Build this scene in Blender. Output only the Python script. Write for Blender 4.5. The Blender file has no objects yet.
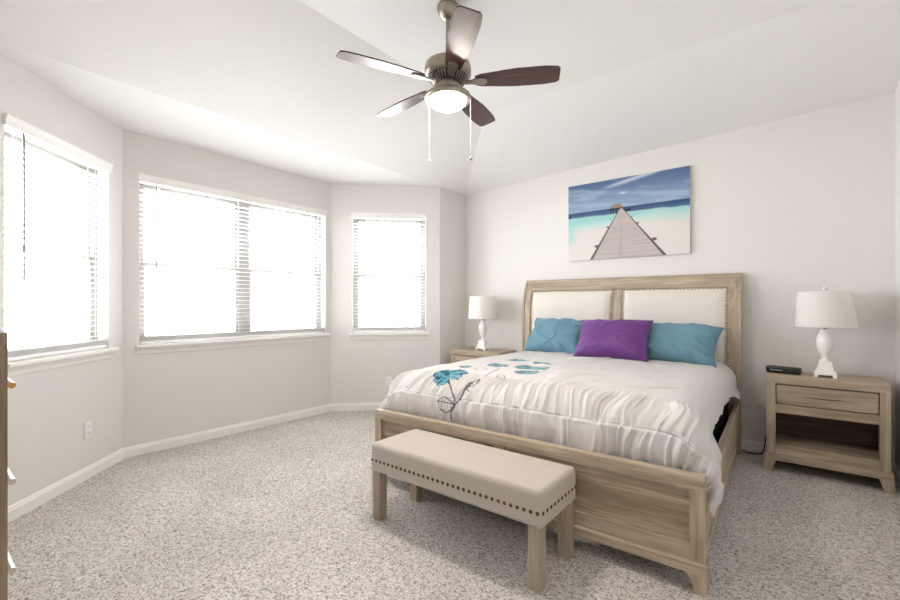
import bpy, bmesh, math, random
import numpy as np
from mathutils import Vector, Matrix

PI = math.pi
random.seed(7)
C = bpy.context.scene.collection
SC = bpy.context.scene

# ------------------------------------------------------------------ camera, sky, exposure
CAM_H = 1.262
YAW = 0.6753
cam_d = bpy.data.cameras.new('camera')
cam = bpy.data.objects.new('camera', cam_d); C.objects.link(cam)
cam.location = (0, 0, CAM_H)
cam.rotation_euler = (PI / 2, 0, YAW)
cam_d.sensor_width = 36.0
cam_d.lens = 433.22 / 900 * 36.0
cam_d.shift_y = 4.8 / 900
cam_d.clip_start = 0.02
SC.camera = cam

world = bpy.data.worlds.new('world'); SC.world = world
world.use_nodes = True
bg = world.node_tree.nodes['Background']
bg.inputs['Strength'].default_value = 8.0
_nt = world.node_tree                       # hazy bright sky above, sunlit ground below the horizon
_tc = _nt.nodes.new('ShaderNodeTexCoord'); _sp = _nt.nodes.new('ShaderNodeSeparateXYZ'); _rp = _nt.nodes.new('ShaderNodeValToRGB')
_mr = _nt.nodes.new('ShaderNodeMapRange'); _mr.inputs['From Min'].default_value = -1.0
_nt.links.new(_tc.outputs['Generated'], _sp.inputs[0]); _nt.links.new(_sp.outputs['Z'], _mr.inputs['Value'])
_nt.links.new(_mr.outputs[0], _rp.inputs[0]); _nt.links.new(_rp.outputs[0], bg.inputs['Color'])
_rp.color_ramp.elements[0].position = 0.46; _rp.color_ramp.elements[0].color = (1.25, 1.24, 1.29, 1)
_rp.color_ramp.elements[1].position = 0.54; _rp.color_ramp.elements[1].color = (1.15, 1.16, 1.23, 1)

SC.view_settings.view_transform = 'Standard'
SC.view_settings.look = 'None'
SC.view_settings.gamma = 1.0
SC.view_settings.use_curve_mapping = False
SC.view_settings.exposure = 0.95
cy = SC.cycles
cy.max_bounces = 14; cy.diffuse_bounces = 8; cy.glossy_bounces = 4
cy.transmission_bounces = 8; cy.transparent_max_bounces = 16
cy.sample_clamp_indirect = 8.0
cy.caustics_reflective = False; cy.caustics_refractive = False
cy.use_denoising = True

# ------------------------------------------------------------------ helpers
def srgb(r, g, b):
    def f(v):
        v /= 255.0
        return v / 12.92 if v <= 0.04045 else ((v + 0.055) / 1.055) ** 2.4
    return (f(r), f(g), f(b), 1.0)

def mat(name, color, rough=0.6, metal=0.0, spec=0.5, **kw):
    m = bpy.data.materials.new(name); m.use_nodes = True
    p = m.node_tree.nodes['Principled BSDF']
    p.inputs['Base Color'].default_value = color
    p.inputs['Roughness'].default_value = rough
    p.inputs['Metallic'].default_value = metal
    p.inputs['Specular IOR Level'].default_value = spec
    for k, v in kw.items():
        p.inputs[k.replace('_', ' ')].default_value = v
    return m

def nodes(m):
    nt = m.node_tree
    return nt, nt.nodes, nt.links, nt.nodes['Principled BSDF']

def ramp(N, stops):
    r = N.new('ShaderNodeValToRGB')
    e = r.color_ramp.elements
    while len(e) < len(stops): e.new(0.5)
    for i, (p, c) in enumerate(stops):
        e[i].position = p; e[i].color = c
    return r

def add_bump(m, scale, strength, dist=0.005, detail=3, stretch=(1, 1, 1)):
    nt, N, L, p = nodes(m)
    tc = N.new('ShaderNodeTexCoord'); mp = N.new('ShaderNodeMapping')
    mp.inputs['Scale'].default_value = stretch
    n = N.new('ShaderNodeTexNoise'); n.inputs['Scale'].default_value = scale; n.inputs['Detail'].default_value = detail
    b = N.new('ShaderNodeBump'); b.inputs['Strength'].default_value = strength; b.inputs['Distance'].default_value = dist
    L.new(tc.outputs['Object'], mp.inputs[0]); L.new(mp.outputs[0], n.inputs['Vector'])
    L.new(n.outputs[0], b.inputs['Height']); L.new(b.outputs[0], p.inputs['Normal'])
    return m

def wood(name, axis, dark, mid, light, rough=0.55, fine=1.0):
    m = mat(name, mid, rough)
    nt, N, L, p = nodes(m)
    tc = N.new('ShaderNodeTexCoord')
    oi = N.new('ShaderNodeObjectInfo')
    vm = N.new('ShaderNodeVectorMath'); vm.operation = 'ADD'
    sc = N.new('ShaderNodeVectorMath'); sc.operation = 'SCALE'; sc.inputs['Scale'].default_value = 7.0
    cx = N.new('ShaderNodeCombineXYZ')
    for i in range(3): L.new(oi.outputs['Random'], cx.inputs[i])
    L.new(cx.outputs[0], sc.inputs[0])
    L.new(tc.outputs['Object'], vm.inputs[0]); L.new(sc.outputs[0], vm.inputs[1])
    mp = N.new('ShaderNodeMapping')
    s = [26.0 * fine] * 3; s['xyz'.index(axis)] = 1.6
    mp.inputs['Scale'].default_value = s
    L.new(vm.outputs[0], mp.inputs[0])
    n1 = N.new('ShaderNodeTexNoise'); n1.inputs['Scale'].default_value = 1.0; n1.inputs['Detail'].default_value = 6; n1.inputs['Distortion'].default_value = 0.6
    mp2 = N.new('ShaderNodeMapping')
    s2 = [120.0 * fine] * 3; s2['xyz'.index(axis)] = 6
    mp2.inputs['Scale'].default_value = s2
    L.new(vm.outputs[0], mp2.inputs[0])
    n2 = N.new('ShaderNodeTexNoise'); n2.inputs['Scale'].default_value = 1.0; n2.inputs['Detail'].default_value = 3
    L.new(mp.outputs[0], n1.inputs['Vector']); L.new(mp2.outputs[0], n2.inputs['Vector'])
    mx = N.new('ShaderNodeMath'); mx.operation = 'MULTIPLY_ADD'; mx.inputs[1].default_value = 0.35
    L.new(n2.outputs[0], mx.inputs[0]); 
    m2 = N.new('ShaderNodeMath'); m2.operation = 'MULTIPLY'; m2.inputs[1].default_value = 0.65
    L.new(n1.outputs[0], m2.inputs[0]); L.new(m2.outputs[0], mx.inputs[2])
    r = ramp(N, [(0.33, dark), (0.5, mid), (0.66, light)])
    L.new(mx.outputs[0], r.inputs[0]); L.new(r.outputs[0], p.inputs['Base Color'])
    b = N.new('ShaderNodeBump'); b.inputs['Strength'].default_value = 0.25; b.inputs['Distance'].default_value = 0.002
    L.new(mx.outputs[0], b.inputs['Height']); L.new(b.outputs[0], p.inputs['Normal'])
    return m

def newbm(): return bmesh.new()

def box(bm, x0, x1, y0, y1, z0, z1, bev=0.0, seg=2):
    r = bmesh.ops.create_cube(bm, size=1.0)
    vs = r['verts']
    for v in vs:
        v.co = Vector(((x0 + x1) / 2 + v.co.x * (x1 - x0), (y0 + y1) / 2 + v.co.y * (y1 - y0), (z0 + z1) / 2 + v.co.z * (z1 - z0)))
    if bev > 0:
        es = list({e for v in vs for e in v.link_edges})
        bmesh.ops.bevel(bm, geom=es, offset=bev, segments=seg, affect='EDGES', profile=0.7)

def prism(bm, pts, axis, a0, a1):
    """polygon pts in the two other axes (in x,y,z order), extruded along axis"""
    def mk(p, a):
        if axis == 'x': return (a, p[0], p[1])
        if axis == 'y': return (p[0], a, p[1])
        return (p[0], p[1], a)
    A = [bm.verts.new(mk(p, a0)) for p in pts]
    B = [bm.verts.new(mk(p, a1)) for p in pts]
    n = len(pts)
    fs = [bm.faces.new(A), bm.faces.new(B[::-1])]
    for i in range(n):
        fs.append(bm.faces.new((A[i], B[i], B[(i + 1) % n], A[(i + 1) % n])))
    bmesh.ops.recalc_face_normals(bm, faces=fs)

def lathe(bm, prof, c=(0, 0, 0), seg=40):
    rings = []
    for r, z in prof:
        if r < 1e-5:
            rings.append([bm.verts.new((c[0], c[1], c[2] + z))])
        else:
            rings.append([bm.verts.new((c[0] + r * math.cos(2 * PI * i / seg), c[1] + r * math.sin(2 * PI * i / seg), c[2] + z)) for i in range(seg)])
    fs = []
    for a, b in zip(rings, rings[1:]):
        for i in range(seg):
            j = (i + 1) % seg
            if len(a) == 1 and len(b) == 1: continue
            if len(a) == 1: fs.append(bm.faces.new((a[0], b[i], b[j])))
            elif len(b) == 1: fs.append(bm.faces.new((a[i], a[j], b[0])))
            else: fs.append(bm.faces.new((a[i], a[j], b[j], b[i])))
    bmesh.ops.recalc_face_normals(bm, faces=fs)

def squares(bm, prof, c=(0, 0, 0), rot=0.0):
    """stack of square sections (half-width, z)"""
    rings = []
    for r, z in prof:
        ring = []
        for k in range(4):
            a = rot + PI / 4 + k * PI / 2
            ring.append(bm.verts.new((c[0] + r * math.sqrt(2) * math.cos(a), c[1] + r * math.sqrt(2) * math.sin(a), c[2] + z)))
        rings.append(ring)
    fs = [bm.faces.new(rings[0]), bm.faces.new(rings[-1])]
    for a, b in zip(rings, rings[1:]):
        for i in range(4):
            fs.append(bm.faces.new((a[i], a[(i + 1) % 4], b[(i + 1) % 4], b[i])))
    bmesh.ops.recalc_face_normals(bm, faces=fs)

def tube(bm, pts, r, seg=8):
    pts = [Vector(p) for p in pts]
    rings = []
    for i, p in enumerate(pts):
        d = (pts[min(i + 1, len(pts) - 1)] - pts[max(i - 1, 0)]).normalized()
        u = d.cross(Vector((0, 0, 1)))
        if u.length < 1e-3: u = d.cross(Vector((1, 0, 0)))
        u.normalize(); w = d.cross(u)
        rings.append([bm.verts.new(p + r * (math.cos(2 * PI * k / seg) * u + math.sin(2 * PI * k / seg) * w)) for k in range(seg)])
    fs = [bm.faces.new(rings[0]), bm.faces.new(rings[-1])]
    for a, b in zip(rings, rings[1:]):
        for k in range(seg):
            fs.append(bm.faces.new((a[k], a[(k + 1) % seg], b[(k + 1) % seg], b[k])))
    bmesh.ops.recalc_face_normals(bm, faces=fs)

def ball(bm, c, r, u=16, v=10, sc=(1, 1, 1)):
    res = bmesh.ops.create_uvsphere(bm, u_segments=u, v_segments=v, radius=r)
    for q in res['verts']:
        q.co = Vector((c[0] + q.co.x * sc[0], c[1] + q.co.y * sc[1], c[2] + q.co.z * sc[2]))

def obj(name, bm, m, parent=None, smooth=None):
    me = bpy.data.meshes.new(name)
    bm.to_mesh(me); bm.free()
    if m: me.materials.append(m)
    o = bpy.data.objects.new(name, me); C.objects.link(o)
    if parent: o.parent = parent
    if smooth is not None:
        for p in me.polygons: p.use_smooth = True
        if smooth < 170: me.set_sharp_from_angle(angle=math.radians(smooth))
    return o

def bobj(name, m, parent, *boxes, bev=0.003, smooth=35):
    bm = newbm()
    for b in boxes: box(bm, *b, bev=bev)
    return obj(name, bm, m, parent, smooth)

def tag(o, label, cat, group=None):
    o['label'] = label; o['category'] = cat
    if group: o['group'] = group
    return o

def thing(name, label, cat, loc=(0, 0, 0), rz=0.0, group=None):
    o = bpy.data.objects.new(name, None); C.objects.link(o)
    o.location = loc; o.rotation_euler = (0, 0, rz); o.empty_display_size = 0.1
    return tag(o, label, cat, group)

def struct(o):
    o['kind'] = 'structure'; return o

def grid_obj(name, P, m, parent=None, smooth=True, colors=None):
    """P: (a,b,3) array of points -> one mesh"""
    a, b = P.shape[:2]
    me = bpy.data.meshes.new(name)
    idx = np.arange(a * b).reshape(a, b)
    q = np.stack([idx[:-1, :-1], idx[1:, :-1], idx[1:, 1:], idx[:-1, 1:]], -1).reshape(-1, 4)
    me.from_pydata(P.reshape(-1, 3).tolist(), [], q.tolist())
    if smooth: me.polygons.foreach_set('use_smooth', np.ones(len(q), bool))
    if colors is not None:
        at = me.color_attributes.new('print', 'FLOAT_COLOR', 'POINT')
        col = np.ones((a * b, 4), np.float32); col[:, :3] = colors.reshape(-1, 3)
        at.data.foreach_set('color', col.ravel())
    me.materials.append(m); me.update()
    o = bpy.data.objects.new(name, me); C.objects.link(o)
    if parent: o.parent = parent
    return o

_rng = np.random.RandomState(3)
_LAT = _rng.rand(256, 256)
def vnoise(x, y):
    x = np.asarray(x, float) + 1000.0; y = np.asarray(y, float) + 1000.0
    xi = np.floor(x).astype(int); yi = np.floor(y).astype(int)
    fx = x - xi; fy = y - yi
    fx = fx * fx * fx * (fx * (fx * 6 - 15) + 10); fy = fy * fy * fy * (fy * (fy * 6 - 15) + 10)
    g = lambda i, j: _LAT[i & 255, j & 255]
    return ((g(xi, yi) * (1 - fx) + g(xi + 1, yi) * fx) * (1 - fy) + (g(xi, yi + 1) * (1 - fx) + g(xi + 1, yi + 1) * fx) * fy) * 2 - 1
def fbm(x, y, o=4):
    s = 0; a = 1.0; n = 0
    for k in range(o):
        s = s + a * vnoise(x * 2 ** k + 17 * k, y * 2 ** k + 31 * k); n += a; a *= 0.5
    return s / n
def sstep(a, b, x):
    t = np.clip((np.asarray(x, float) - a) / (b - a), 0, 1)
    return t * t * (3 - 2 * t)

# ------------------------------------------------------------------ materials
M_wall = add_bump(mat('wall_paint', srgb(226, 223, 220), 0.85, spec=0.2), 180, 0.08, 0.002)
M_ceil = add_bump(mat('ceiling_paint', srgb(238, 237, 235), 0.9, spec=0.15), 120, 0.08, 0.002)
M_trim = mat('white_trim_paint', srgb(240, 238, 234), 0.4)
M_frame = mat('darkened_vinyl_frame', srgb(158, 156, 152), 0.4)  # vinyl colour darkened so the backlit frame shows against the bright panes
M_vinyl = mat('white_vinyl', srgb(238, 238, 238), 0.35)
M_oak_x = wood('grey_oak_x', 'x', srgb(144, 128, 109), srgb(172, 156, 135), srgb(198, 184, 163))
M_oak_y = wood('grey_oak_y', 'y', srgb(144, 128, 109), srgb(172, 156, 135), srgb(198, 184, 163))
M_oak_z = wood('grey_oak_z', 'z', srgb(144, 128, 109), srgb(172, 156, 135), srgb(198, 184, 163))
M_oakpanel = wood('grey_oak_panel', 'x', srgb(126, 109, 90), srgb(158, 140, 118), srgb(200, 185, 162), fine=0.7)
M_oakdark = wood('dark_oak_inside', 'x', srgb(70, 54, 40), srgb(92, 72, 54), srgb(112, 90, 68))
M_benchleg = wood('taupe_wood', 'z', srgb(150, 136, 118), srgb(166, 152, 134), srgb(180, 166, 148))
M_chest = wood('brown_grey_wood', 'z', srgb(104, 86, 68), srgb(132, 112, 92), srgb(156, 137, 116))
M_linen = add_bump(mat('linen_upholstery', srgb(222, 216, 208), 0.9, spec=0.15), 900, 0.25, 0.001, 1)
M_taupe = add_bump(mat('taupe_upholstery', srgb(188, 180, 171), 0.85, spec=0.2), 900, 0.25, 0.001, 1)
M_nail = mat('bronze_nailhead', srgb(92, 74, 58), 0.35, 0.8)
M_nailw = mat('pewter_nailhead', srgb(188, 172, 150), 0.4, 0.35)
M_teal = add_bump(mat('blue_cotton', srgb(102, 141, 158), 0.75, spec=0.25, Sheen_Weight=0.15), 700, 0.15, 0.001, 1)
M_purple = add_bump(mat('purple_satin', srgb(102, 50, 124), 0.5, spec=0.4, Sheen_Weight=0.15), 700, 0.1, 0.001, 1)
M_white_ceramic = mat('white_painted_ceramic', srgb(242, 240, 236), 0.3)
M_black = mat('black_plastic', srgb(18, 20, 20), 0.25)
M_button = mat('grey_button', srgb(120, 128, 126), 0.4)
M_black_cloth = mat('black_fabric', srgb(16, 15, 15), 0.9, spec=0.1)
M_nickel = add_bump(mat('brushed_nickel', srgb(162, 153, 141), 0.34, 0.9), 60, 0.05, 0.001, 2, (1, 1, 14))
M_brass = mat('brass', srgb(196, 152, 92), 0.3, 0.9)
M_chain = mat('pale_chain', srgb(225, 222, 216), 0.35, 0.2)
M_slot = mat('dark_slot', srgb(46, 36, 30), 0.6)
M_mattress = mat('mattress_ticking', srgb(228, 226, 222), 0.9)

def mk_blade():
    m = wood('walnut_blade', 'x', srgb(38, 18, 11), srgb(62, 31, 19), srgb(88, 48, 30), rough=0.35, fine=0.6)
    p = m.node_tree.nodes['Principled BSDF']
    p.inputs['Coat Weight'].default_value = 0.45; p.inputs['Coat Roughness'].default_value = 0.22
    return m
M_blade = mk_blade()

def mk_glow():
    m = mat('lit_frosted_glass', (1, 0.95, 0.87, 1), 0.4)
    p = m.node_tree.nodes['Principled BSDF']
    p.inputs['Emission Color'].default_value = (1.0, 0.92, 0.82, 1)
    p.inputs['Emission Strength'].default_value = 100.0
    return m
M_glow = mk_glow()

def mk_shade():
    m = mat('white_linen_shade', srgb(250, 249, 247), 0.9, spec=0.1)
    nt, N, L, p = nodes(m)
    tr = N.new('ShaderNodeBsdfTranslucent'); tr.inputs[0].default_value = srgb(240, 236, 228)
    mx = N.new('ShaderNodeMixShader'); mx.inputs[0].default_value = 0.4
    L.new(p.outputs[0], mx.inputs[1]); L.new(tr.outputs[0], mx.inputs[2])
    L.new(mx.outputs[0], N['Material Output'].inputs[0])
    return m
M_shade = mk_shade()

M_slat = mat('white_faux_wood_slat', srgb(222, 221, 219), 0.5, spec=0.3)

def mk_glass():
    m = bpy.data.materials.new('window_glass'); m.use_nodes = True
    nt = m.node_tree; N = nt.nodes; L = nt.links; N.clear()
    o = N.new('ShaderNodeOutputMaterial'); t = N.new('ShaderNodeBsdfTransparent'); g = N.new('ShaderNodeBsdfGlossy')
    t.inputs[0].default_value = (0.97, 0.985, 0.98, 1); g.inputs['Roughness'].default_value = 0.02
    mx = N.new('ShaderNodeMixShader'); mx.inputs[0].default_value = 0.05
    L.new(t.outputs[0], mx.inputs[1]); L.new(g.outputs[0], mx.inputs[2]); L.new(mx.outputs[0], o.inputs[0])
    return m
M_glass = mk_glass()

def mk_carpet():
    m = mat('cut_pile_carpet', srgb(196, 188, 180), 0.95, spec=0.1)
    nt, N, L, p = nodes(m)
    tc = N.new('ShaderNodeTexCoord')
    def noise(scale, detail=2, rough=0.5):
        n = N.new('ShaderNodeTexNoise'); n.inputs['Scale'].default_value = scale; n.inputs['Detail'].default_value = detail; n.inputs['Roughness'].default_value = rough
        L.new(tc.outputs['Object'], n.inputs['Vector']); return n
    vo = N.new('ShaderNodeTexVoronoi'); vo.inputs['Scale'].default_value = 150.0
    wob = noise(40, 2)
    L.new(tc.outputs['Object'], vo.inputs['Vector'])
    sep = N.new('ShaderNodeSeparateColor'); L.new(vo.outputs['Color'], sep.inputs[0])
    tuft = noise(60, 2); big = noise(1.6, 3)
    md_ = N.new('ShaderNodeMath'); md_.operation = 'MULTIPLY_ADD'; md_.inputs[1].default_value = 0.55
    L.new(wob.outputs[0], md_.inputs[0])
    m7 = N.new('ShaderNodeMath'); m7.operation = 'MULTIPLY'; m7.inputs[1].default_value = 0.72
    L.new(sep.outputs[0], m7.inputs[0]); L.new(m7.outputs[0], md_.inputs[2])
    r1 = ramp(N, [(0.24, srgb(128, 120, 113)), (0.40, srgb(184, 177, 171)), (0.62, srgb(209, 204, 198)), (0.88, srgb(232, 228, 223))])
    L.new(md_.outputs[0], r1.inputs[0])
    r2 = ramp(N, [(0.35, (0.86, 0.86, 0.86, 1)), (0.65, (1, 1, 1, 1))])
    L.new(big.outputs[0], r2.inputs[0])
    mx = N.new('ShaderNodeMix'); mx.data_type = 'RGBA'; mx.blend_type = 'MULTIPLY'; mx.inputs[0].default_value = 1.0
    L.new(r1.outputs[0], mx.inputs[6]); L.new(r2.outputs[0], mx.inputs[7]); L.new(mx.outputs[2], p.inputs['Base Color'])
    ad = N.new('ShaderNodeMath'); ad.operation = 'ADD'
    L.new(md_.outputs[0], ad.inputs[0]); L.new(tuft.outputs[0], ad.inputs[1])
    b = N.new('ShaderNodeBump'); b.inputs['Strength'].default_value = 0.6; b.inputs['Distance'].default_value = 0.010
    L.new(ad.outputs[0], b.inputs['Height']); L.new(b.outputs[0], p.inputs['Normal'])
    return m
M_carpet = mk_carpet()

def mk_print(name, rough, bump=None):
    m = mat(name, (0.8, 0.8, 0.8, 1), rough, spec=0.2)
    nt, N, L, p = nodes(m)
    a = N.new('ShaderNodeVertexColor'); a.layer_name = 'print'
    L.new(a.outputs[0], p.inputs['Base Color'])
    return m
M_comforter = mk_print('printed_cotton', 0.85)
add_bump(M_comforter, 45, 0.12, 0.004, 3)
M_canvas = mk_print('printed_canvas', 0.6)

# ------------------------------------------------------------------ room shell
D = 4.568                  # wall behind the bed
XS, XR, YR = -3.406, 0.567, -0.42
C1 = Vector((XS, 4.054)); C2 = Vector((-4.316, 3.133)); C3 = Vector((-4.316, 1.093)); C4 = Vector((XS, 0.183))
H1 = 2.702
TOPZ = 3.25

class Wall:
    """vertical plane from A to B; k runs along it, n points into the room"""
    def __init__(s, A, B, inside):
        s.A = A; e = B - A; s.L = e.length; s.e = e / s.L
        n = Vector((-s.e.y, s.e.x))
        if n.dot(inside - A) < 0: n = -n
        s.n = n
    def p(s, k, n, z):
        q = s.A + s.e * k + s.n * n
        return Vector((q.x, q.y, z))
    def box(s, bm, k0, k1, n0, n1, z0, z1, bev=0.0, seg=2):
        b2 = newbm(); box(b2, k0, k1, n0, n1, z0, z1, bev, seg)
        me = bpy.data.meshes.new('tmp'); 
        for v in b2.verts: v.co = s.p(v.co.x, v.co.y, v.co.z)
        bmesh.ops.recalc_face_normals(b2, faces=b2.faces[:])
        b2.to_mesh(me); b2.free(); bm.from_mesh(me); bpy.data.meshes.remove(me)
    def prof(s, bm, pts, k0, k1):
        """profile (n,z) swept along k"""
        A = [bm.verts.new(s.p(k0, *q)) for q in pts]; B = [bm.verts.new(s.p(k1, *q)) for q in pts]
        n = len(pts); fs = [bm.faces.new(A), bm.faces.new(B[::-1])]
        for i in range(n): fs.append(bm.faces.new((A[i], B[i], B[(i + 1) % n], A[(i + 1) % n])))
        bmesh.ops.recalc_face_normals(bm, faces=fs)

INSIDE = Vector((-1.5, 2.0))
W_head = Wall(Vector((XS, D)), Vector((XR, D)), INSIDE)
W_side = Wall(C1, Vector((XS, D)), INSIDE)
W_b3 = Wall(C2, C1, INSIDE)
W_b2 = Wall(C3, C2, INSIDE)
W_b1 = Wall(C3, C4, INSIDE)
W_near = Wall(Vector((XS, YR)), C4, INSIDE)
W_right = Wall(Vector((XR, YR)), Vector((XR, D)), INSIDE)
W_rear = Wall(Vector((XS, YR)), Vector((XR, YR)), INSIDE)

def wall_mesh(name, W, e0, e1, opening=None, t=0.16):
    bm = newbm()
    if opening:
        k0, k1, z0, z1 = opening
        W.box(bm, -e0, k0, -t, 0, -0.05, TOPZ); W.box(bm, k1, W.L + e1, -t, 0, -0.05, TOPZ)
        W.box(bm, k0, k1, -t, 0, -0.05, z0); W.box(bm, k0, k1, -t, 0, z1, TOPZ)
    else:
        W.box(bm, -e0, W.L + e1, -t, 0, -0.05, TOPZ)
    return struct(obj(name, bm, M_wall))

OP1 = (0.165, 1.06, 0.925, 2.345)
OP2 = (0.120, 1.957, 0.925, 2.345)
OP3 = (0.246, 1.122, 0.925, 2.345)
wall_mesh('wall_north', W_head, 0.1, 0.1)
wall_mesh('wall_west', W_side, 0.0, 0.1)
wall_mesh('wall_bay_right', W_b3, 0.06, 0.0, OP3)
wall_mesh('wall_bay_center', W_b2, 0.06, 0.06, OP2)
wall_mesh('wall_bay_left', W_b1, 0.06, 0.0, OP1)
wall_mesh('wall_southwest', W_near, 0.1, 0.0)
wall_mesh('wall_east', W_right, 0.1, 0.1)
wall_mesh('wall_south', W_rear, 0.1, 0.1)

# floor
bm = newbm(); box(bm, -4.6, XR + 0.2, YR - 0.2, D + 0.2, -0.06, 0.0)
struct(obj('floor', bm, M_carpet))

# ceiling: flat over the bay, sloping up from the bay line and from the bed wall to a flat middle
CX, CYB, H2 = -2.2, 3.25, 2.985
HR = 2.84
bm = newbm()
def V(*p): return bm.verts.new(p)
o = 0.12
bay = [V(XS, C1.y, H1), V(C2.x - o, C2.y + o, H1), V(C3.x - o, C3.y - o, H1), V(XS, C4.y, H1)]
bm.faces.new(bay)
sl = (H2 - H1) / (CX - XS)
n = 16
ys = [YR - o + (CYB - YR + o) * i / n for i in range(n + 1)]
row = lambda x, z: [V(x, y, z) for y in ys]
a = row(XS, H1); b = row(CX, H2); c = row(XR + o, H2)
for i in range(n):
    bm.faces.new((a[i], b[i], b[i + 1], a[i + 1])); bm.faces.new((b[i], c[i], c[i + 1], b[i + 1]))
# rear slope down to the bed wall
m_ = 20
top = [b[-1]] + [V(CX + (XR + o - CX) * i / m_, CYB, H2) for i in range(1, m_ + 1)]
low = []
for i in range(m_ + 1):
    x = XS + (XR + o - XS) * i / m_
    zz = H1 + (HR - H1) * (x - XS) / (XR - XS)
    low.append(V(x, D, zz))
for i in range(m_):
    bm.faces.new((top[i], top[i + 1], low[i + 1], low[i]))
bm.faces.new((a[-1], b[-1], low[0]))
bmesh.ops.remove_doubles(bm, verts=bm.verts[:], dist=1e-4)
# close the bay crease to the slope along the side walls
ex = bmesh.ops.extrude_face_region(bm, geom=bm.faces[:])
bmesh.ops.translate(bm, verts=[v for v in ex['geom'] if isinstance(v, bmesh.types.BMVert)], vec=(0, 0, 0.25))
bmesh.ops.recalc_face_normals(bm, faces=bm.faces[:])
struct(obj('ceiling', bm, M_ceil))

# baseboards
BB = [(0, 0), (0.016, 0), (0.016, 0.062), (0.012, 0.070), (0.010, 0.080), (0.004, 0.088), (0, 0.088)]
def baseboard(name, W, k0, k1):
    bm = newbm(); W.prof(bm, BB, k0, k1); struct(obj(name, bm, M_trim))
baseboard('baseboard_north', W_head, 0, W_head.L)
baseboard('baseboard_west', W_side, -0.012, W_side.L - 0.016)
baseboard('baseboard_bay_right', W_b3, 0.004, W_b3.L)
baseboard('baseboard_bay_center', W_b2, 0.004, W_b2.L - 0.004)
baseboard('baseboard_bay_left', W_b1, 0.004, W_b1.L)
baseboard('baseboard_east', W_right, 0.0, W_right.L - 0.016)
baseboard('baseboard_south', W_rear, 0.016, W_rear.L - 0.016)

# windows: frame, sashes, glass, stool and apron
def window(name, W, op, double):
    k0, k1, z0, z1 = op
    N0, N1 = -0.15, -0.085
    bm = newbm()
    fw = 0.035
    W.box(bm, k0, k0 + fw, N0, N1, z0, z1, 0.003); W.box(bm, k1 - fw, k1, N0, N1, z0, z1, 0.003)
    W.box(bm, k0 + fw, k1 - fw, N0, N1, z0, z0 + fw, 0.003); W.box(bm, k0 + fw, k1 - fw, N0, N1, z1 - fw, z1, 0.003)
    spans = [(k0 + fw, k1 - fw)]
    if double:
        km = (k0 + k1) / 2
        W.box(bm, km - 0.05, km + 0.05, N0, N1, z0 + fw, z1 - fw, 0.003)
        spans = [(k0 + fw, km - 0.05), (km + 0.05, k1 - fw)]
    root = struct(obj(name, bm, M_frame))
    zm = 1.620
    for a, b in spans:
        for (za, zb, off) in ((z0 + fw, zm + 0.022, 0.0), (zm - 0.022, z1 - fw, -0.026)):
            bm = newbm(); s = 0.03; n0, n1 = -0.118 + off, -0.093 + off
            W.box(bm, a, a + s, n0, n1, za, zb, 0.002); W.box(bm, b - s, b, n0, n1, za, zb, 0.002)
            W.box(bm, a + s, b - s, n0, n1, za, za + s + 0.006, 0.002); W.box(bm, a + s, b - s, n0, n1, zb - s - 0.006, zb, 0.002)
            sash = obj('window_sash', bm, M_frame, root)
            bm = newbm(); W.box(bm, a + s, b - s, (n0 + n1) / 2 - 0.002, (n0 + n1) / 2 + 0.002, za + s, zb - s)
            obj('glass_pane', bm, M_glass, sash)
    bm = newbm()
    W.box(bm, k0 - 0.035, k1 + 0.035, 0.0, 0.055, 0.902, 0.926, 0.006, 3)
    W.box(bm, k0, k1, -0.085, 0.002, 0.902, 0.926)
    struct(obj('window_stool', bm, M_trim, root, 40))
    bm = newbm()
    W.prof(bm, [(0, 0.842), (0.010, 0.846), (0.014, 0.868), (0.016, 0.872), (0.030, 0.896), (0.032, 0.902), (0, 0.902)], k0 - 0.022, k1 + 0.022)
    struct(obj('window_apron', bm, M_trim, root))
    return root
window('window_1', W_b1, OP1, False)
window('window_2', W_b2, OP2, True)
window('window_3', W_b3, OP3, False)

# daylight portals in the three window openings (they guide sky light through the glass)
def portal(W, op):
    k0, k1, z0, z1 = op
    l = bpy.data.lights.new('window_daylight', 'AREA'); l.shape = 'RECTANGLE'
    l.size = k1 - k0; l.size_y = z1 - z0
    l.cycles.is_portal = True
    ob = bpy.data.objects.new('window_daylight', l); C.objects.link(ob)
    c = W.p((k0 + k1) / 2, -0.17, (z0 + z1) / 2)
    ob.location = c
    ob.rotation_euler = Vector((W.n.x, W.n.y, 0)).to_track_quat('-Z', 'Y').to_euler()
for W, op in ((W_b1, OP1), (W_b2, OP2), (W_b3, OP3)): portal(W, op)

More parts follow.
